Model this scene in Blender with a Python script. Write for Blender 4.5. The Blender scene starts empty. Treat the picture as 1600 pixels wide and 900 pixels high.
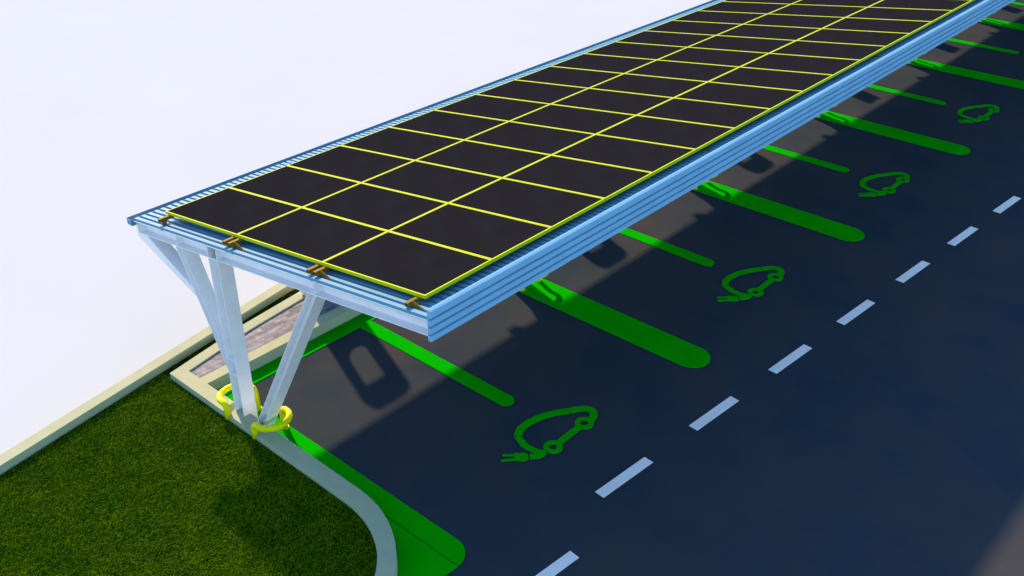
import bpy, bmesh, math, random
import numpy as np
from mathutils import Vector, Matrix
random.seed(7); rng = np.random.default_rng(7)
R = math.radians
scene = bpy.context.scene
COL = scene.collection

# ------------------------------------------------------------------ materials
def mat(name, base, rough=0.5, var=0.0, scale=5.0, metallic=0.0, bump=0.0, bscale=80.0, coat=0.0, spec=0.5, stops=None, stretch=(1, 1, 1)):
    m = bpy.data.materials.new(name); m.use_nodes = True
    nt = m.node_tree; N = nt.nodes; L = nt.links
    b = N['Principled BSDF']
    b.inputs['Base Color'].default_value = (*base, 1); b.inputs['Roughness'].default_value = rough
    b.inputs['Metallic'].default_value = metallic; b.inputs['Specular IOR Level'].default_value = spec
    if coat: b.inputs['Coat Weight'].default_value = coat; b.inputs['Coat Roughness'].default_value = 0.15
    tc = N.new('ShaderNodeTexCoord'); mp = N.new('ShaderNodeMapping'); mp.inputs['Scale'].default_value = stretch
    L.new(tc.outputs['Object'], mp.inputs['Vector'])
    if var or stops:
        n = N.new('ShaderNodeTexNoise'); n.inputs['Scale'].default_value = scale; n.inputs['Detail'].default_value = 8
        n.inputs['Roughness'].default_value = 0.62
        L.new(mp.outputs['Vector'], n.inputs['Vector'])
        cr = N.new('ShaderNodeValToRGB')
        if stops:
            while len(cr.color_ramp.elements) < len(stops): cr.color_ramp.elements.new(0.5)
            for e, (p, c) in zip(cr.color_ramp.elements, stops): e.position = p; e.color = (*c, 1)
        else:
            cr.color_ramp.elements[0].position = 0.3; cr.color_ramp.elements[1].position = 0.72
            cr.color_ramp.elements[0].color = (*[c * (1 - var) for c in base], 1)
            cr.color_ramp.elements[1].color = (*[min(1, c * (1 + var)) for c in base], 1)
        L.new(n.outputs['Fac'], cr.inputs['Fac']); L.new(cr.outputs['Color'], b.inputs['Base Color'])
    if bump:
        n2 = N.new('ShaderNodeTexNoise'); n2.inputs['Scale'].default_value = bscale; n2.inputs['Detail'].default_value = 4
        L.new(mp.outputs['Vector'], n2.inputs['Vector'])
        bp = N.new('ShaderNodeBump'); bp.inputs['Strength'].default_value = bump; bp.inputs['Distance'].default_value = 0.01
        L.new(n2.outputs['Fac'], bp.inputs['Height']); L.new(bp.outputs['Normal'], b.inputs['Normal'])
    return m

M = {}
M['asphalt'] = mat('asphalt', (0.034, 0.036, 0.046), 0.85, scale=0.55, bump=0.35, bscale=140, spec=0.0,
                   stops=[(0.30, (0.022, 0.040, 0.058)), (0.5, (0.032, 0.045, 0.058)), (0.68, (0.044, 0.049, 0.055))])
M['white_ground'] = mat('white_ground', (0.405, 0.50, 0.55), 0.9, 0.02, 0.25, bump=0.1, bscale=3, spec=0.0)
M['green'] = mat('green_paint', (0.002, 0.36, 0.001), 0.5, 0.08, 1.6, spec=0.0, bump=0.08, bscale=60)
M['white_paint'] = mat('white_paint', (0.80, 0.80, 0.77), 0.6, 0.10, 2.2, stretch=(3, 0.6, 1))
M['kerb'] = mat('kerb_concrete', (0.33, 0.40, 0.265), 0.85, 0.07, 3.0, spec=0.1, bump=0.15, bscale=90)
M['steel'] = mat('white_steel', (0.84, 0.85, 0.87), 0.38, 0.05, 6.0, bump=0.03, bscale=120)
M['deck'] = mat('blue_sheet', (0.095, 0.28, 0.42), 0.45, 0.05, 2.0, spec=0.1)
M['fascia'] = mat('blue_sheet_shade_lightened', (0.20, 0.47, 0.68), 0.4, 0.05, 2.0, spec=0.15)  # same sheet as the deck, colour lightened to offset the fascia's shade
M['trim'] = mat('blue_trim', (0.13, 0.38, 0.58), 0.35, 0.05, 2.0)
M['frame'] = mat('yellow_frame', (0.43, 0.55, 0.002), 0.5, 0.05, 4.0, spec=0.05)
M['cells'] = mat('panel_glass', (0.0105, 0.0120, 0.0155), 0.4, 0.10, 2.2, spec=0.0)
M['rail'] = mat('brown_rail', (0.20, 0.14, 0.015), 0.6, 0.15, 9.0, spec=0.1)
M['hoop'] = mat('yellow_hoop', (0.66, 0.72, 0.0), 0.4, 0.05, 5.0, spec=0.12)
M['soil'] = mat('turf_soil', (0.006, 0.022, 0.001), 0.95, 0.3, 9.0, bump=0.5, bscale=60, spec=0.0)
M['charger'] = mat('charger_shell', (0.72, 0.58, 0.45), 0.4, 0.03, 4.0)
M['dark'] = mat('dark_plastic', (0.03, 0.032, 0.035), 0.4, 0.1, 6.0)

# brick paving
m = bpy.data.materials.new('grey_paving'); m.use_nodes = True; nt = m.node_tree; N = nt.nodes; L = nt.links; b = N['Principled BSDF']
tc = N.new('ShaderNodeTexCoord'); mp = N.new('ShaderNodeMapping'); mp.inputs['Rotation'].default_value = (0, 0, R(90))
br = N.new('ShaderNodeTexBrick'); br.inputs['Scale'].default_value = 1.0
br.inputs['Brick Width'].default_value = 0.25; br.inputs['Row Height'].default_value = 0.085; br.inputs['Mortar Size'].default_value = 0.004
br.inputs['Color1'].default_value = (0.24, 0.285, 0.33, 1); br.inputs['Color2'].default_value = (0.105, 0.128, 0.155, 1); br.inputs['Mortar'].default_value = (0.12, 0.11, 0.12, 1)
br.inputs['Bias'].default_value = 0.1
ns = N.new('ShaderNodeTexNoise'); ns.inputs['Scale'].default_value = 9; ns.inputs['Detail'].default_value = 8
mx = N.new('ShaderNodeMixRGB'); mx.blend_type = 'OVERLAY'; mx.inputs['Fac'].default_value = 0.8
L.new(tc.outputs['Object'], mp.inputs['Vector']); L.new(mp.outputs['Vector'], br.inputs['Vector']); L.new(tc.outputs['Object'], ns.inputs['Vector'])
L.new(br.outputs['Color'], mx.inputs['Color1']); L.new(ns.outputs['Fac'], mx.inputs['Color2']); L.new(mx.outputs['Color'], b.inputs['Base Color'])
bp = N.new('ShaderNodeBump'); bp.inputs['Strength'].default_value = 0.5; bp.inputs['Distance'].default_value = 0.006
L.new(br.outputs['Color'], bp.inputs['Height']); L.new(bp.outputs['Normal'], b.inputs['Normal']); b.inputs['Roughness'].default_value = 0.85
M['paving'] = m

# grass blades
m = bpy.data.materials.new('grass_blades'); m.use_nodes = True; nt = m.node_tree; N = nt.nodes; L = nt.links; b = N['Principled BSDF']
b.inputs['Roughness'].default_value = 0.9; b.inputs['Specular IOR Level'].default_value = 0.0
tc = N.new('ShaderNodeTexCoord')
n1 = N.new('ShaderNodeTexNoise'); n1.inputs['Scale'].default_value = 3.0; n1.inputs['Detail'].default_value = 6
n2 = N.new('ShaderNodeTexNoise'); n2.inputs['Scale'].default_value = 45; n2.inputs['Detail'].default_value = 2
cr = N.new('ShaderNodeValToRGB')
cr.color_ramp.elements[0].position = 0.3; cr.color_ramp.elements[0].color = (0.024, 0.120, 0.004, 1)
cr.color_ramp.elements[1].position = 0.7; cr.color_ramp.elements[1].color = (0.150, 0.270, 0.005, 1)
mxg = N.new('ShaderNodeMixRGB'); mxg.inputs['Fac'].default_value = 0.5
L.new(tc.outputs['Object'], n1.inputs['Vector']); L.new(tc.outputs['Object'], n2.inputs['Vector'])
L.new(n1.outputs['Fac'], mxg.inputs['Color1']); L.new(n2.outputs['Fac'], mxg.inputs['Color2'])
L.new(mxg.outputs['Color'], cr.inputs['Fac']); L.new(cr.outputs['Color'], b.inputs['Base Color'])
M['grass'] = m

# ------------------------------------------------------------------ helpers
def link(o): COL.objects.link(o); return o
def meshobj(name, bm, material, parent=None, smooth=False, recalc=True):
    if recalc: bmesh.ops.recalc_face_normals(bm, faces=bm.faces)
    me = bpy.data.meshes.new(name); bm.to_mesh(me); bm.free()
    me.materials.append(material)
    if smooth:
        for p in me.polygons: p.use_smooth = True
    o = link(bpy.data.objects.new(name, me))
    if parent: o.parent = parent
    return o
def empty(name, loc=(0, 0, 0), rz=0):
    o = link(bpy.data.objects.new(name, None)); o.location = loc; o.rotation_euler = (0, 0, rz); o.empty_display_size = 0.2; return o
def tag(o, label, cat, group=None):
    o['label'] = label; o['category'] = cat
    if group: o['group'] = group
    return o
def struct(o): o['kind'] = 'structure'; return o
def copy_tree(o, parent=None):
    c = o.copy(); COL.objects.link(c)
    if parent: c.parent = parent
    for ch in list(o.children): copy_tree(ch, c)
    return c
def prism(bm, poly, z0, z1):
    """poly: list of (x,y) extruded from z0 to z1"""
    lo = [bm.verts.new((x, y, z0)) for x, y in poly]; hi = [bm.verts.new((x, y, z1)) for x, y in poly]
    n = len(poly)
    bm.faces.new(lo[::-1]); bm.faces.new(hi)
    for i in range(n): bm.faces.new((lo[i], lo[(i + 1) % n], hi[(i + 1) % n], hi[i]))
def prism_y(bm, poly, y0, y1):
    """poly: list of (x,z) extruded along y"""
    lo = [bm.verts.new((x, y0, z)) for x, z in poly]; hi = [bm.verts.new((x, y1, z)) for x, z in poly]
    n = len(poly)
    bm.faces.new(lo[::-1]); bm.faces.new(hi)
    for i in range(n): bm.faces.new((lo[i], lo[(i + 1) % n], hi[(i + 1) % n], hi[i]))
def box(bm, x0, x1, y0, y1, z0, z1): prism(bm, [(x0, y0), (x1, y0), (x1, y1), (x0, y1)], z0, z1)
def ribbon(bm, left, right, z0, z1):
    """a strip between two polylines, thick from z0 to z1"""
    n = len(left); V = []
    for (a, b_) in zip(left, right):
        V.append([bm.verts.new((*a, z0)), bm.verts.new((*a, z1)), bm.verts.new((*b_, z1)), bm.verts.new((*b_, z0))])
    for i in range(n - 1):
        for k in range(4): bm.faces.new((V[i][k], V[i][(k + 1) % 4], V[i + 1][(k + 1) % 4], V[i + 1][k]))
    bm.faces.new(V[0]); bm.faces.new(V[-1][::-1])
def catmull(P, n=8):
    P = [np.array(p, float) for p in P]; Q = [2 * P[0] - P[1]] + P + [2 * P[-1] - P[-2]]; out = []
    for i in range(1, len(Q) - 2):
        for t in np.linspace(0, 1, n, endpoint=False):
            a, b_, c, d = Q[i - 1:i + 3]
            out.append(0.5 * ((2 * b_) + (c - a) * t + (2 * a - 5 * b_ + 4 * c - d) * t * t + (3 * b_ - a - 3 * c + d) * t ** 3))
    out.append(P[-1]); return out
def offset(P, w0, w1=None):
    w1 = w0 if w1 is None else w1
    P = np.array(P); T = np.gradient(P, axis=0); T /= np.linalg.norm(T, axis=1)[:, None]; Nn = np.stack([-T[:, 1], T[:, 0]], 1)
    return [tuple(p) for p in P + Nn * w0 / 2], [tuple(p) for p in P - Nn * w1 / 2]
def tube(bm, P, r, seg=14, cap=True):
    P = [Vector(p) for p in P]; rings = []
    up = Vector((0, 0, 1)); prevn = None
    for i, p in enumerate(P):
        t = (P[min(i + 1, len(P) - 1)] - P[max(i - 1, 0)]).normalized()
        if prevn is None: n = t.orthogonal().normalized()
        else: n = (prevn - t * prevn.dot(t)).normalized()
        prevn = n; bn = t.cross(n)
        rings.append([bm.verts.new(p + (n * math.cos(a) + bn * math.sin(a)) * r) for a in [2 * math.pi * k / seg for k in range(seg)]])
    for a, b_ in zip(rings, rings[1:]):
        for k in range(seg): bm.faces.new((a[k], a[(k + 1) % seg], b_[(k + 1) % seg], b_[k]))
    if cap: bm.faces.new(rings[0][::-1]); bm.faces.new(rings[-1])

# ------------------------------------------------------------------ ground
KT = 0.20      # kerb top
GZ = 0.10      # turf level
LEN = 46.0     # how far the car park runs
bm = bmesh.new(); S = 450
for x in range(-2, 2):
    for y in range(-2, 2):
        vs = [bm.verts.new((x * S + dx, y * S + dy, -0.05)) for dx, dy in ((0, 0), (S, 0), (S, S), (0, S))]; bm.faces.new(vs)
bmesh.ops.remove_doubles(bm, verts=bm.verts, dist=0.01)
struct(meshobj('ground', bm, M['white_ground']))
# kerb sweeping out from the column row: outer (parking side) and inner (turf side) edges
arc_c = (6.45, -1.86); ro = 1.80
def arc_pts(r, n=20): return [(arc_c[0] + r * math.sin(a), arc_c[1] + r * math.cos(a)) for a in [math.pi / 2 * k / n for k in range(n + 1)]]
outer = [(2.95, -0.055), (4.5, -0.055)] + [(x, y) for x, y in arc_pts(ro)] + [(arc_c[0] + ro, -14)]
wk = 0.225
inner = [(2.95, -0.055 - wk), (4.5, -0.055 - wk)] + arc_pts(ro - wk) + [(arc_c[0] + ro - wk, -14)]
# asphalt
bm = bmesh.new(); box(bm, 2.98, 30, -20, LEN + 3, -0.04, 0.0)
struct(meshobj('asphalt', bm, M['asphalt']))
# kerb ribbons
bm = bmesh.new(); ribbon(bm, outer, inner, -0.045, KT)
bmesh.ops.remove_doubles(bm, verts=bm.verts, dist=0.0001)
struct(meshobj('kerb', bm, M['kerb']))
def xo(y):   # outer edge of the paved island
    return 2.43 - 0.195 * (y + 0.28) if y < 1.25 else max(2.13 - 0.115 * (y - 1.25), 1.80)
ys = [-0.28, 0.5, 1.25, 2.4, 3.5, 4.1, LEN]; yk = [-0.055] + ys[1:]
bm = bmesh.new()
ribbon(bm, [(xo(y) + 0.20, y) for y in yk], [(xo(y), y) for y in yk], -0.045, KT)      # outer rim
ribbon(bm, [(3.07, y) for y in (-0.055, LEN)], [(2.87, y) for y in (-0.055, LEN)], -0.045, KT)               # inner rim by the bays
prism(bm, [(xo(-0.28), -0.28), (2.95, -0.28), (2.95, -0.055), (xo(-0.055), -0.055)], -0.045, KT)                    # closing end
struct(meshobj('island_kerb', bm, M['kerb']))
bm = bmesh.new(); ribbon(bm, [(2.875, y) for y in [-0.1] + ys[1:]], [(xo(y) + 0.16, y) for y in [-0.1] + ys[1:]], -0.041, 0.172)
struct(meshobj('paved_path', bm, M['paving']))
# back kerb
def xb(y): return 1.98 - 0.170 * (y + 0.25)
yb = [-14, 2.4, 6, LEN]
def xbk(y): return xb(y) if y <= 2.4 else xb(2.4) - 0.12 * min(y - 2.4, 3)
bm = bmesh.new(); ribbon(bm, [(xbk(y) + 0.195, y) for y in yb], [(xbk(y), y) for y in yb], -0.047, 0.225)
struct(meshobj('back_kerb', bm, M['kerb']))
# turf soil, one sheet
Y0 = -13.9
poly = [(xbk(Y0) + 0.1, Y0)] + [(arc_c[0] + ro - wk + 0.1, Y0)] + [(x, y - 0.0) for x, y in [(a[0], a[1] + 0.05) for a in inner[-2:1:-1]]] + [(2.9, -0.22), (2.5, -0.22)] + \
       [(xo(y) + 0.08, y) for y in ys[1:]] + [(xbk(y) + 0.1, y) for y in (LEN, 6, 2.4)]
bm = bmesh.new(); prism(bm, poly, -0.03, GZ - 0.01)
struct(meshobj('turf_base', bm, M['soil']))
# grass blades
def in_turf(x, y):
    ok = x > np.where(y <= 2.4, xb(y), xb(2.4) - 0.12 * np.minimum(y - 2.4, 3)) + 0.21
    xo_ = np.where(y < 1.25, 2.43 - 0.195 * (y + 0.28), np.maximum(2.13 - 0.115 * (y - 1.25), 1.80))
    north = (y >= -0.29) & (x < xo_ - 0.01)
    r = ro - wk - 0.012
    south = (y < -0.29) & ((x < arc_c[0]) | (y < arc_c[1]) & (x < arc_c[0] + r) | (x >= arc_c[0]) & ((x - arc_c[0]) ** 2 + (y - arc_c[1]) ** 2 < r * r))
    return ok & (north | south)
def blades(n, x0, x1, y0, y1, hmean):
    x = rng.uniform(x0, x1, n); y = rng.uniform(y0, y1, n); k = in_turf(x, y); x = x[k]; y = y[k]; return x, y, np.full(len(x), hmean)
parts = [blades(280000, 1.5, 8.3, -4.6, -0.28, 0.045), blades(60000, 1.4, 9, -8, -4.6, 0.05), blades(14000, 0.9, 2.5, -0.3, 5.5, 0.045)]
x = np.concatenate([q[0] for q in parts]); y = np.concatenate([q[1] for q in parts]); h = np.concatenate([q[2] for q in parts])
n = len(x); clump = 0.85 + 0.25 * np.sin(x * 23 + 2 * np.sin(y * 17)) * np.sin(y * 21 + 1.5 * np.sin(x * 19))
h = h * rng.uniform(0.4, 1.15, n) * clump * 0.72
a = rng.uniform(0, 2 * np.pi, n); w = rng.uniform(0.003, 0.006, n); la = rng.normal(0.6, 1.3, n); ln = h * rng.uniform(0.5, 1.9, n)
V = np.zeros((n, 3, 3)); z0 = GZ - 0.012
V[:, 0] = np.stack([x - np.cos(a) * w, y - np.sin(a) * w, np.full(n, z0)], 1)
V[:, 1] = np.stack([x + np.cos(a) * w, y + np.sin(a) * w, np.full(n, z0)], 1)
V[:, 2] = np.stack([x + np.cos(la) * ln, y + np.sin(la) * ln, z0 + h], 1)
me = bpy.data.meshes.new('grass'); me.vertices.add(3 * n); me.vertices.foreach_set('co', V.reshape(-1))
me.loops.add(3 * n); me.loops.foreach_set('vertex_index', np.arange(3 * n, dtype=np.int32))
me.polygons.add(n); me.polygons.foreach_set('loop_start', np.arange(0, 3 * n, 3, dtype=np.int32)); me.update(); me.validate()
me.materials.append(M['grass']); g = link(bpy.data.objects.new('grass', me))
tag(g, 'short dense green turf between the kerbs in front of the carport', 'grass'); g['kind'] = 'stuff'

# ------------------------------------------------------------------ painted markings
PT = 0.013
def rounded_end(x0, x1, yc, w, r=None, n=14):
    """strip from x0 to x1 whose x1 end is a half disc"""
    h_ = w / 2; r = h_ if r is None else r
    pts = [(x0, yc - h_)]
    for k in range(n + 1):
        t = -math.pi / 2 + math.pi / 2 * k / n; pts.append((x1 - r + r * math.cos(t), yc - h_ + r + r * math.sin(t)))
    for k in range(n + 1):
        t = math.pi / 2 * k / n; pts.append((x1 - r + r * math.cos(t), yc + h_ - r + r * math.sin(t)))
    pts.append((x0, yc + h_)); return pts
MOD = 5.5; NM = 7
names_n = ['nearest', 'second', 'third', 'fourth', 'fifth', 'sixth', 'seventh', 'eighth']
# end strip that wraps round the kerb corner
bm = bmesh.new()
P1 = [(3.36, -0.03)] + [(8.18, -0.03)]
for k in range(13):
    t = math.pi / 2 * k / 12; P1.append((7.88 + 0.30 * math.cos(t), -0.03 + 0.30 * math.sin(t)))
P1.append((3.36, 0.27)); prism(bm, P1, 0.001, PT)
o = meshobj('bay_line', bm, M['green'])
tag(o, 'green end strip running along the kerb beside the nearest column, with rounded outer corner', 'painted line', 'green painted bay lines')
bm = bmesh.new()
P2 = [(6.5, -0.045), (8.18, -0.045), (8.18, -13.9), (8.0, -13.9)]
P2 = [(6.45, -0.042), (8.18, -0.042), (8.14, -0.32), (8.02, -0.50), (7.93, -0.56), (7.75, -0.68), (7.45, -0.45), (7.1, -0.20)]
P2 = [(6.45, -0.042), (8.183, -0.042)]
for k in range(8): P2.append((8.183 - 0.001 * k * k * 1.5, -0.042 - 0.05 * k))
P2 += [(8.08, -0.60), (7.9, -0.75), (7.4, -0.3)]
prism(bm, P2, 0.001, PT - 0.001)
o = meshobj('corner_marking', bm, M['green'])
tag(o, 'green triangular patch in the crook of the curved kerb, below the end strip seam', 'painted patch')
for k in range(1, NM + 1):
    bm = bmesh.new(); prism(bm, rounded_end(3.36, 8.17, k * MOD + 0.0, 0.60), 0.001, PT)
    o = meshobj('bay_line', bm, M['green'])
    tag(o, 'wide green round-ended strip under the %s column, counted from the grass end' % ['', 'second', 'third', 'fourth', 'fifth', 'sixth', 'seventh', 'eighth'][k], 'painted line', 'green painted bay lines')
for k in range(NM):
    bm = bmesh.new(); prism(bm, rounded_end(3.36, 6.58, k * MOD + 2.742, 0.257), 0.001, PT)
    o = meshobj('bay_line', bm, M['green'])
    tag(o, 'narrow green round-ended line dividing the %s pair of parking bays' % names_n[k], 'painted line', 'green painted bay lines')
bm = bmesh.new(); box(bm, 3.071, 3.355, -0.03, LEN, 0.001, PT)
o = meshobj('kerb_line', bm, M['green']); tag(o, 'long green strip along the foot of the island kerb at the head of the bays', 'painted line')

# electric car symbols
def ev_symbol():
    bm = bmesh.new(); z1 = PT
    def stroke(P, w, n=8):
        C_ = catmull(P, n); l, r = offset(C_, w); ribbon(bm, l, r, 0.001, z1)
    # car roof line in two pieces with a hairline seam
    stroke([(7.62, 2.205), (7.50, 2.165), (7.32, 2.165), (7.135, 2.235)], 0.098)
    stroke([(7.127, 2.24), (7.05, 2.40), (7.045, 2.60), (7.10, 2.82), (7.20, 3.02), (7.305, 3.165)], 0.115)
    stroke([(7.311, 3.173), (7.37, 3.28), (7.46, 3.375), (7.56, 3.385), (7.635, 3.315), (7.66, 3.215)], 0.112)
    # plug lead
    bmv = [(7.66, 2.17), (7.66, 2.235), (7.625, 2.252), (7.60, 2.23), (7.495, 2.063), (7.565, 1.985), (7.64, 2.09)]
    prism(bm, [(7.50, 2.055), (7.572, 1.99), (7.65, 2.09), (7.672, 2.16), (7.66, 2.225), (7.625, 2.256), (7.60, 2.21)][::-1], 0.001, z1 + 0.0012)
    # plug
    prism(bm, [(7.487, 2.043), (7.46, 2.045), (7.42, 2.03), (7.325, 1.935), (7.425, 1.83), (7.53, 1.905), (7.55, 1.945), (7.553, 1.98)], 0.001, z1)
    prism(bm, [(7.345, 1.925), (7.235, 1.825), (7.228, 1.80), (7.25, 1.788), (7.37, 1.895)], 0.001, z1 + 0.001)
    prism(bm, [(7.40, 1.86), (7.292, 1.735), (7.29, 1.71), (7.318, 1.708), (7.428, 1.828)], 0.001, z1 + 0.001)
    # wheels as two half rings, with a bar
    for cy in (2.395, 3.09):
        for s0, s1 in ((0.1, 0.1 + math.pi - 0.03), (0.1 + math.pi, 0.1 + 2 * math.pi - 0.03)):
            A = [s0 + (s1 - s0) * k / 20 for k in range(21)]
            ribbon(bm, [(7.64 + 0.137 * math.cos(a), cy + 0.137 * math.sin(a)) for a in A], [(7.64 + 0.056 * math.cos(a), cy + 0.056 * math.sin(a)) for a in A], 0.001, z1 - 0.001)
    prism(bm, [(7.587, 2.51), (7.69, 2.51), (7.69, 2.975), (7.587, 2.975)], 0.001, z1 - 0.0018)
    return bm
sy = meshobj('electric_car_symbol', ev_symbol(), M['green'])
for k in range(NM):
    o = sy if k == 0 else sy.copy()
    if k: COL.objects.link(o); o.location = (-0.0, k * MOD, 0)
    tag(o, 'green outline of an electric car with plug, painted beyond the %s narrow bay line' % names_n[k], 'road symbol', 'electric car symbols on the asphalt')
# centre dashes
th = 0.0829; ct, st = math.cos(th), math.sin(th); PD = 1.9707; LD = 0.9954; WD = 0.1508
place = {0: 'foremost white dash, cut by the bottom of the picture and turned aslant', 1: 'white dash just past the aslant foremost one, level with the nearest car symbol'}
for n_ in range(0, 17):
    bm = bmesh.new(); prism(bm, [(0, 0), (WD, 0), (WD, LD), (0, LD)], 0.001, 0.006)
    o = meshobj('lane_dash', bm, M['white_paint'])
    if n_ == 0:
        o.location = (8.91, 0.10, 0); o.rotation_euler[2] = R(-5.5)
    else:
        v = (n_ + 1) * PD; o.location = (8.2903 + v * st, -1.8611 + v * ct, 0); o.rotation_euler[2] = -th
    o['mark'] = n_
    if n_ == 0: lab = 'foremost white dash on the asphalt, turned aslant to the rest'
    else: lab = 'white lane dash, %s one beyond the aslant foremost dash' % ['', 'first', 'second', 'third', 'fourth', 'fifth', 'sixth', 'seventh', 'eighth', 'ninth', 'tenth', 'eleventh', 'twelfth', 'thirteenth', 'fourteenth', 'fifteenth', 'sixteenth'][n_]
    tag(o, lab, 'lane marking', 'white dashes of the lane line'); del o['mark']
# the dash nearest the camera lies along the bend
bpy.data.objects['lane_dash'].location = (8.925, 0.055, 0)

# ------------------------------------------------------------------ carport
RY0 = -0.20; RY1 = 39.0
PRB = 14.2493 - 0.828 * (14.2493 - 0.2704); PRF = PRB + 3 * 2.0586 * 0.828
def z_db(x): return 2.619 + 0.148 * (x - 2.2)          # underside of the roof sheet
def z_bb(x): return 2.42 + 0.1448 * (x - 2.2)          # underside of the beams
KP = 0.828
def z_pn(x): return 8.9003 - KP * (8.9003 - 1.6031) + 0.1412 * (x - PRB)       # top of the panels
cp = empty('solar_carport', (0, 0, 0))
tag(cp, 'long white steel carport with ribbed blue roof sheet carrying solar panels', 'carport')
# roof sheet: ribs run across, pitch 0.1
RH = 0.030; prof = []; yy = RY0 + 0.002
while yy < RY1:
    prof += [(yy, 0.0), (yy + 0.024, 0.0), (yy + 0.034, RH), (yy + 0.090, RH)]; yy += 0.10
prof.append((yy, 0.0))
bm = bmesh.new(); XA, XB = 2.132, 8.05; t = 0.004; rows = []
for (y_, dz) in prof:
    rows.append([bm.verts.new((XA, y_, z_db(XA) + dz + t)), bm.verts.new((XB, y_, z_db(XB) + dz + t)), bm.verts.new((XB, y_, z_db(XB) + dz)), bm.verts.new((XA, y_, z_db(XA) + dz))])
for a_, b_ in zip(rows, rows[1:]):
    for k in range(4): bm.faces.new((a_[k], a_[(k + 1) % 4], b_[(k + 1) % 4], b_[k]))
bm.faces.new(rows[0]); bm.faces.new(rows[-1][::-1])
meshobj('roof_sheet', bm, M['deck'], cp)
# fascia: the same sheet stood on edge, ribs along the roof
zt = 3.632; FX = 8.056; prof = [(0.0, zt)]
OUT = 0.044
P = [(FX - 0.003, zt), (FX + 0.012, zt - 0.002), (FX + OUT - 0.004, zt - 0.014), (FX + OUT, zt - 0.020)]
z_ = zt - 0.092
P.append((FX + OUT, z_))
for k in range(3):
    P += [(FX + 0.000, z_ - 0.000), (FX + 0.000, z_ - 0.032), (FX + OUT - 0.010, z_ - 0.034), (FX + OUT, z_ - 0.040), (FX + OUT, z_ - 0.093)]
    z_ -= 0.093
P[-1] = (FX + OUT, 3.262); P.append((FX + 0.012, 3.258))
bm = bmesh.new()
FV = [[(bm.verts.new((x_, y_, zz)), bm.verts.new((FX - 0.004, y_, zz - 0.0001 * (n_ == 0)))) for n_, (x_, zz) in enumerate(P)] for y_ in (RY0 - 0.004, RY1)]
for n_ in range(len(P) - 1):
    for side_ in FV: bm.faces.new((side_[n_][0], side_[n_ + 1][0], side_[n_ + 1][1], side_[n_][1]))
    for q in (0, 1): bm.faces.new((FV[0][n_][q], FV[0][n_ + 1][q], FV[1][n_ + 1][q], FV[1][n_][q]))
for n_ in (0, len(P) - 1): bm.faces.new((FV[0][n_][0], FV[0][n_][1], FV[1][n_][1], FV[1][n_][0]))
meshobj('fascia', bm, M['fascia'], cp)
# gutter along the low edge
bm = bmesh.new()
gz = z_db(2.08)
prism_y(bm, [(2.01, gz + 0.032), (2.018, gz + 0.032), (2.018, gz - 0.058), (2.125, gz - 0.058), (2.125, gz + 0.034), (2.131, gz + 0.034), (2.131, gz - 0.066), (2.01, gz - 0.066)], RY0 - 0.01, RY1)
meshobj('gutter', bm, M['deck'], cp)
bm = bmesh.new(); prism_y(bm, [(2.012, gz - 0.064), (2.123, gz - 0.064), (2.123, gz + 0.020), (2.012, gz + 0.026)], RY0 - 0.016, RY0 - 0.011)
meshobj('gutter_end', bm, M['deck'], cp)

# steel frames, in local coordinates of the column row
YC = -0.05
def lerp(a, b_, f): return (a[0] + (b_[0] - a[0]) * f, a[1] + (b_[1] - a[1]) * f)
def isec(bm, a0, a1, b0, b1, w, tf=0.012, tw=0.009, yc=YC):
    """I section between line a0-a1 and line b0-b1 (x,z), flanges along both lines"""
    D0 = math.dist(a0, b0); D1 = math.dist(a1, b1)
    prism_y(bm, [a0, a1, lerp(a1, b1, tf / D1), lerp(a0, b0, tf / D0)], yc - w / 2, yc + w / 2)
    prism_y(bm, [b0, b1, lerp(b1, a1, tf / D1), lerp(b0, a0, tf / D0)], yc - w / 2, yc + w / 2)
    prism_y(bm, [lerp(a0, b0, tf / D0 * .98), lerp(a1, b1, tf / D1 * .98), lerp(b1, a1, tf / D1 * .98), lerp(b0, a0, tf / D0 * .98)], yc - tw / 2, yc + tw / 2)
def bevel(o, w=0.002):
    md = o.modifiers.new('bevel', 'BEVEL'); md.width = w; md.segments = 1; md.limit_method = 'ANGLE'
fr = []
bm = bmesh.new(); xa, xbm = 2.17, 8.052
isec(bm, (xa, z_bb(xa)), (xbm, z_bb(xbm)), (xa, z_db(xa) - 0.002), (xbm, z_db(xbm) - 0.002), 0.20)
beam = meshobj('beam', bm, M['steel'], cp); bevel(beam)
def plate(x0, x1, w=0.192):
    bm = bmesh.new(); prism_y(bm, [(x0, z_bb(x0) + 0.008), (x1, z_bb(x1) + 0.008), (x1, z_db(x1) - 0.010), (x0, z_db(x0) - 0.010)], YC - w / 2, YC + w / 2)
    return bm
for x0 in (2.20, 3.155, 6.115):
    s = meshobj('stiffener', plate(x0, x0 + 0.012), M['steel'], beam); bevel(s, 0.0015)
bm = bmesh.new(); isec(bm, (3.92, 0.0), (3.92, z_db(3.92) - 0.016), (4.132, 0.0), (4.132, z_db(4.132) - 0.016), 0.212, 0.014)
column = meshobj('column', bm, M['steel'], cp); bevel(column)
for zz in (z_bb(4.0) + 0.0, 1.10, 0.86):
    bm = bmesh.new(); prism_y(bm, [(3.932, zz - 0.012), (4.12, zz + 0.012), (4.12, zz + 0.026), (3.932, zz + 0.002)], YC - 0.104, YC + 0.104)
    s = meshobj('stiffener', bm, M['steel'], column); bevel(s, 0.0015)
bm = bmesh.new(); isec(bm, (3.11, z_bb(3.11) - 0.001), (3.919, 0.87), (3.26, z_bb(3.26) - 0.001), (3.919, 1.11), 0.20)
o = meshobj('brace', bm, M['steel'], cp); bevel(o); fr.append(o)
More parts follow.
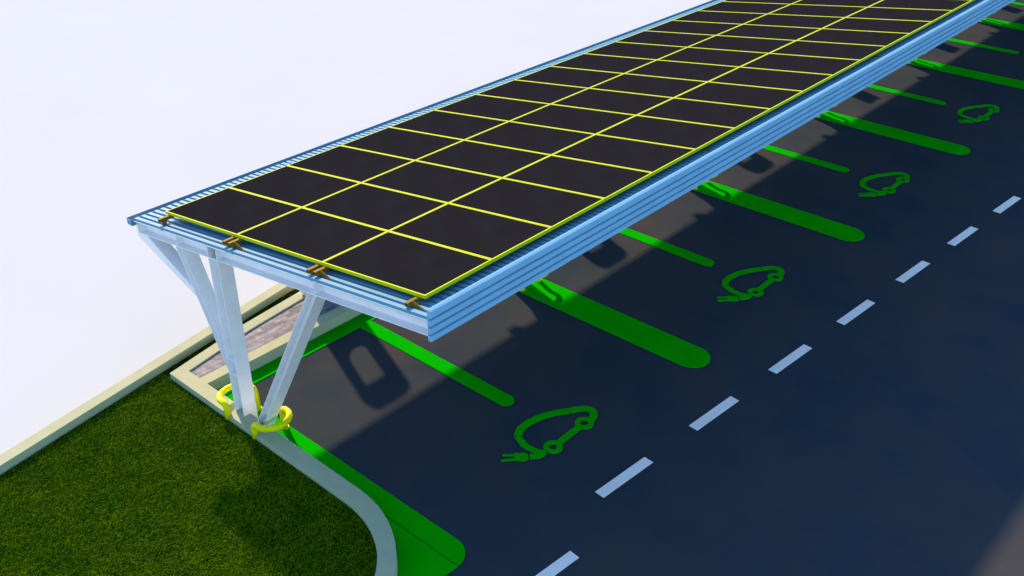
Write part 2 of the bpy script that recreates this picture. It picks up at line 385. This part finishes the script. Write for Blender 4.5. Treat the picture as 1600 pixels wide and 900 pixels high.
bm = bmesh.new(); prism_y(bm, [(2.11, 2.345), (2.11, z_bb(2.10)), (2.17, z_bb(2.17) - 0.001), (2.36, z_bb(2.36) - 0.001), (3.375, 1.987), (3.434, 1.866)], YC - 0.095, YC + 0.095)
o = meshobj('brace', bm, M['steel'], cp); bevel(o); fr.append(o)
bm = bmesh.new(); prism_y(bm, [(2.11, z_bb(2.10) - .01), (2.165, z_bb(2.16)), (2.165, z_db(2.165) - 0.004), (2.11, z_db(2.10) - 0.004)], YC - 0.096, YC + 0.096)
endp = meshobj('end_plate', bm, M['steel'], beam)
bm = bmesh.new(); isec(bm, (5.98, z_bb(5.98) - 0.001), (4.29, 0.01), (6.15, z_bb(6.15) - 0.001), (4.445, 0.01), 0.20)
o = meshobj('brace', bm, M['steel'], cp); bevel(o); fr.append(o)
for k in range(1, NM + 1):
    for src in [beam, column] + fr:
        c = copy_tree(src, cp); c.location = (0, k * MOD, 0)
# mounting rails on the sheet, with wedge feet
def rail_z(x): return z_pn(x) - 0.040
pw = (PRF - PRB) / 3
railx = [PRB + 0.10, PRB + pw - 0.055, PRB + pw + 0.065, PRB + 2 * pw - 0.055, PRB + 2 * pw + 0.065, PRF - 0.115]
RYA = -0.14
for i, x in enumerate(railx):
    bm = bmesh.new(); zt_ = rail_z(x); s = 0.020
    # hollow square tube
    o4 = [(x - s, zt_ - 0.046), (x + s, zt_ - 0.046), (x + s, zt_ + 0.0), (x - s, zt_)]
    i4 = [(x - s + .004, zt_ - 0.042), (x + s - .004, zt_ - 0.042), (x + s - .004, zt_ - .004), (x - s + .004, zt_ - .004)]
    for j in range(4): prism_y(bm, [o4[j], o4[(j + 1) % 4], i4[(j + 1) % 4], i4[j]], RYA, 38.0)
    rl = meshobj('mounting_rail', bm, M['rail'], cp)
    last = (i % 2 == 1) or i == 0
    for k in range(NM + 1):
        yk = RYA + 0.05 + k * MOD
        bm = bmesh.new(); zb = z_db(x) + RH + 0.005
        prism_y(bm, [(x - s - .004, zb - .01), (x + s + .004, zb - .01), (x + s + .004, zt_ - 0.015), (x - s - .004, zt_ - 0.015)], yk - 0.004, yk + 0.05)
        if i in (0,): prism_y(bm, [(x + s, zb - .008), (x + s + 0.06, z_db(x + .06) + RH + .003), (x + s, zt_ - 0.02)], yk + 0.02, yk + 0.028)
        elif i in (1, 3): prism_y(bm, [(x + s, zb - .005), (x + s + 0.10, zb + 0.008), (x + s + 0.10, zt_ - 0.03), (x + s, zt_ - 0.04)], yk + 0.02, yk + 0.028)
        else: prism_y(bm, [(x + s, zb - .008), (x + s + 0.185, z_db(x + .185) + RH + .003), (x + s, zt_ + 0.0)], yk + 0.02, yk + 0.029)
        if i in (0, 1, 3): prism_y(bm, [(x - s, zb - .008), (x - s, zt_ - 0.02), (x - s - 0.05, z_db(x - .05) + RH)], yk + 0.02, yk + 0.028)
        meshobj('foot', bm, M['rail'], rl)

# ------------------------------------------------------------------ solar panels
PR = 1.2374 * KP; PY0 = -5.9049 + KP * (5.9049 + 1.2566); gap = 0.006
sl = math.atan(0.1412); FW = pw / math.cos(sl)
def panel():
    root = empty('solar_panel')
    bm = bmesh.new(); f = 0.018; Hh = 0.04; a, b_ = gap / 2, FW - gap / 2; c, d = gap / 2, PR - gap / 2
    for (x0, x1, y0, y1) in ((a, b_, c, c + f), (a, b_, d - f, d), (a, a + f, c + f, d - f), (b_ - f, b_, c + f, d - f)):
        box(bm, x0, x1, y0, y1, -Hh, 0)
    fo = meshobj('frame', bm, M['frame'], root)
    bm = bmesh.new(); box(bm, a + f + .0005, b_ - f - .0005, c + f + .0005, d - f - .0005, -0.012, -0.004)
    meshobj('glass', bm, M['cells'], root)
    return root
pp = panel(); NR = 28
cols = ['low edge', 'middle', 'high edge']; first = True
ordn = ['first', 'second', 'third', 'fourth', 'fifth', 'sixth', 'seventh', 'eighth', 'ninth', 'tenth', 'eleventh', 'twelfth', 'thirteenth', 'fourteenth', 'fifteenth', 'sixteenth', 'seventeenth', 'eighteenth', 'nineteenth', 'twentieth',
        'twenty-first', 'twenty-second', 'twenty-third', 'twenty-fourth', 'twenty-fifth', 'twenty-sixth', 'twenty-seventh', 'twenty-eighth']
for j in range(NR):
    for i in range(3):
        o = pp if first else copy_tree(pp); first = False; o.parent = cp
        xx = PRB + i * pw; o.location = (xx, PY0 + j * PR, z_pn(xx)); o.rotation_euler = (0, -sl, 0)

# ------------------------------------------------------------------ yellow hoops guarding the columns
def hoop(side, ya=-0.215, H=0.335, zb=0.0):
    root = empty('column_guard')
    yb_ = 0.215; r = 0.046; reach = 0.31
    pts = []
    za = 0.0
    pts += [(0, ya, zb), (0, ya, H - 0.09)]
    for k in range(1, 7):
        t = math.pi / 2 * k / 6; pts.append((side * 0.09 * (1 - math.cos(t)) * 0.9, ya, H - 0.09 + 0.09 * math.sin(t)))
    for k in range(0, 21):
        t = -math.pi / 2 + math.pi * k / 20
        pts.append((side * (0.11 + (reach - 0.11) * math.cos(t)), (yb_ + ya) / 2 + (yb_ - ya) / 2 * math.sin(t), H))
    for k in range(6, 0, -1):
        t = math.pi / 2 * (k - 1) / 6; pts.append((side * 0.09 * (1 - math.cos(t)) * 0.9, yb_, H - 0.09 + 0.09 * math.sin(t)))
    pts += [(0, yb_, 0.0)]
    bm = bmesh.new(); tube(bm, pts, r)
    meshobj('hoop', bm, M['hoop'], root, smooth=True)
    for y_ in ((ya, yb_) if zb == 0 else (yb_,)):
        bm = bmesh.new(); tube(bm, [(0, y_, PT), (0, y_, PT + 0.016)], 0.062, 18); meshobj('foot_flange', bm, M['hoop'], root)
    return root
hf = hoop(1); hb_ = hoop(-1); hf0 = hoop(1, -0.265, 0.365, 0.13); hb0 = hoop(-1, -0.265, 0.365, 0.13)
for k in range(NM + 1):
    for src, xx, wd in ((hf, 4.56, 'on the lane side'), (hb_, 3.90, 'on the island side')) if k else ((hf0, 4.54, 'on the lane side'), (hb0, 3.91, 'on the island side')):
        o = src if k < 2 else copy_tree(src)
        o.location = (xx, k * MOD - 0.01, 0)
        tag(o, 'bent yellow tube guard %s of the %s carport column' % (wd, names_n[k] if k else 'nearest'), 'bollard', 'yellow tube guards around the carport columns')

# ------------------------------------------------------------------ charging stations in the island
def charger(window):
    root = empty('charging_station'); bm = bmesh.new()
    hw = 0.40 if window else 0.29; T = 0.14; base = 0.172
    if window:
        top = [(hw, 1.98), (hw, 2.06)] + [(hw * math.cos(t) ** 0.5 if t < math.pi / 2 else -hw * abs(math.cos(t)) ** 0.5, 2.09 + 0.20 * math.sin(t) ** 0.8) for t in [math.pi * (k + .5) / 18 for k in range(18)]] + [(-hw, 2.06), (-hw, 1.98)]
        wy0, wy1, wz0, wz1 = -0.25, 0.17, 1.15, 1.92; wc = (wy0 + wy1) / 2; wr = (wy1 - wy0) / 2
        outerp = [(-hw + .06, base), (hw - .06, base), (hw, base + .12)] + top + [(-hw, base + .12)]
        hole = [(wc + wr * math.cos(t), wz0 + wr - wr * math.sin(t)) for t in [math.pi * k / 16 for k in range(17)]]
        hole = [(wy1, wz1)] + hole + [(wy0, wz1)]
        def ringf(x_, flip):
            vo = [bm.verts.new((x_, a, b__)) for a, b__ in outerp]; vh = [bm.verts.new((x_, a, b__)) for a, b__ in hole]
            return vo, vh
        A = ringf(-T / 2, False); B = ringf(T / 2, True)
        for vo, vh in (A, B):
            es = [bm.edges.new((vo[i], vo[(i + 1) % len(vo)])) for i in range(len(vo))] + [bm.edges.new((vh[i], vh[(i + 1) % len(vh)])) for i in range(len(vh))]
            bmesh.ops.triangle_fill(bm, edges=es, use_beauty=True)
        for p_, q_ in ((A[0], B[0]), (A[1], B[1])):
            for i in range(len(p_)): bm.faces.new((p_[i], p_[(i + 1) % len(p_)], q_[(i + 1) % len(q_)], q_[i]))
    else:
        box(bm, -T / 2, T / 2, -hw, hw, base, 2.22)
    meshobj('cabinet', bm, M['charger'], root)
    bm = bmesh.new(); box(bm, T / 2, T / 2 + 0.012, -0.16, 0.16, 0.78, 1.02); meshobj('screen', bm, M['dark'], root)
    for s in (-1, 1):
        bm = bmesh.new(); box(bm, T / 2, T / 2 + 0.05, s * 0.12 - 0.03, s * 0.12 + 0.03, 0.52, 0.66); meshobj('socket', bm, M['dark'], root)
    return root
ca = charger(True); cb = charger(False)
for k in range(NM):
    o = (ca if k == 0 else copy_tree(ca)) if k < 3 else (cb if k == 3 else copy_tree(cb))
    o.location = (2.17, k * MOD + (2.81 if k < 3 else 2.92), 0)
    tag(o, ('pale arched charging station with window opening, heading the %s pair of bays' if k < 3 else 'pale plain box charging station heading the %s pair of bays') % names_n[k], 'charging station', 'charging stations along the paved island')

# ------------------------------------------------------------------ camera
cam = bpy.data.cameras.new('camera'); co = link(bpy.data.objects.new('camera', cam)); scene.camera = co
f_, yaw, pitch = 1551.3, -0.7259, 0.5396
C = Vector((14.2493, -5.9049, 8.9003))
cy_, sy_ = math.cos(yaw), math.sin(yaw); cp_, sp_ = math.cos(pitch), math.sin(pitch)
F = Vector((sy_ * cp_, cy_ * cp_, -sp_)); Rr = Vector((cy_, -sy_, 0)); U = Rr.cross(F)
mw = Matrix((Rr, U, -F)).transposed().to_4x4(); mw.translation = C; co.matrix_world = mw
cam.sensor_width = 36; cam.lens = f_ / 1600 * 36; cam.clip_end = 3000; cam.clip_start = 0.1

# ------------------------------------------------------------------ light
SX, SY = 1.32, -0.51
el = math.atan(1 / math.hypot(SX, SY)); d = Vector((SX, SY, -1)).normalized()
sun = bpy.data.lights.new('sun', 'SUN'); sun.energy = 3.9; sun.angle = R(1.6); sun.color = (1.0, 0.62, 0.355)
so = link(bpy.data.objects.new('sun', sun)); so.rotation_euler = d.to_track_quat('-Z', 'Y').to_euler(); so.location = (-20, 10, 20)
w = bpy.data.worlds.new('World'); scene.world = w; w.use_nodes = True; nt = w.node_tree
sk = nt.nodes.new('ShaderNodeTexSky'); sk.sky_type = 'NISHITA'; sk.sun_disc = False; sk.sun_elevation = el; sk.sun_rotation = math.atan2(-SX, -SY)
sk.air_density = 1.0; sk.dust_density = 0.3; sk.ozone_density = 3.0
bgn = nt.nodes['Background']; nt.links.new(sk.outputs['Color'], bgn.inputs['Color']); bgn.inputs['Strength'].default_value = 0.15
vs = scene.view_settings; vs.view_transform = 'Standard'; vs.look = 'None'; vs.exposure = 1.2; vs.gamma = 1.0; vs.use_curve_mapping = False
scene.cycles.max_bounces = 8
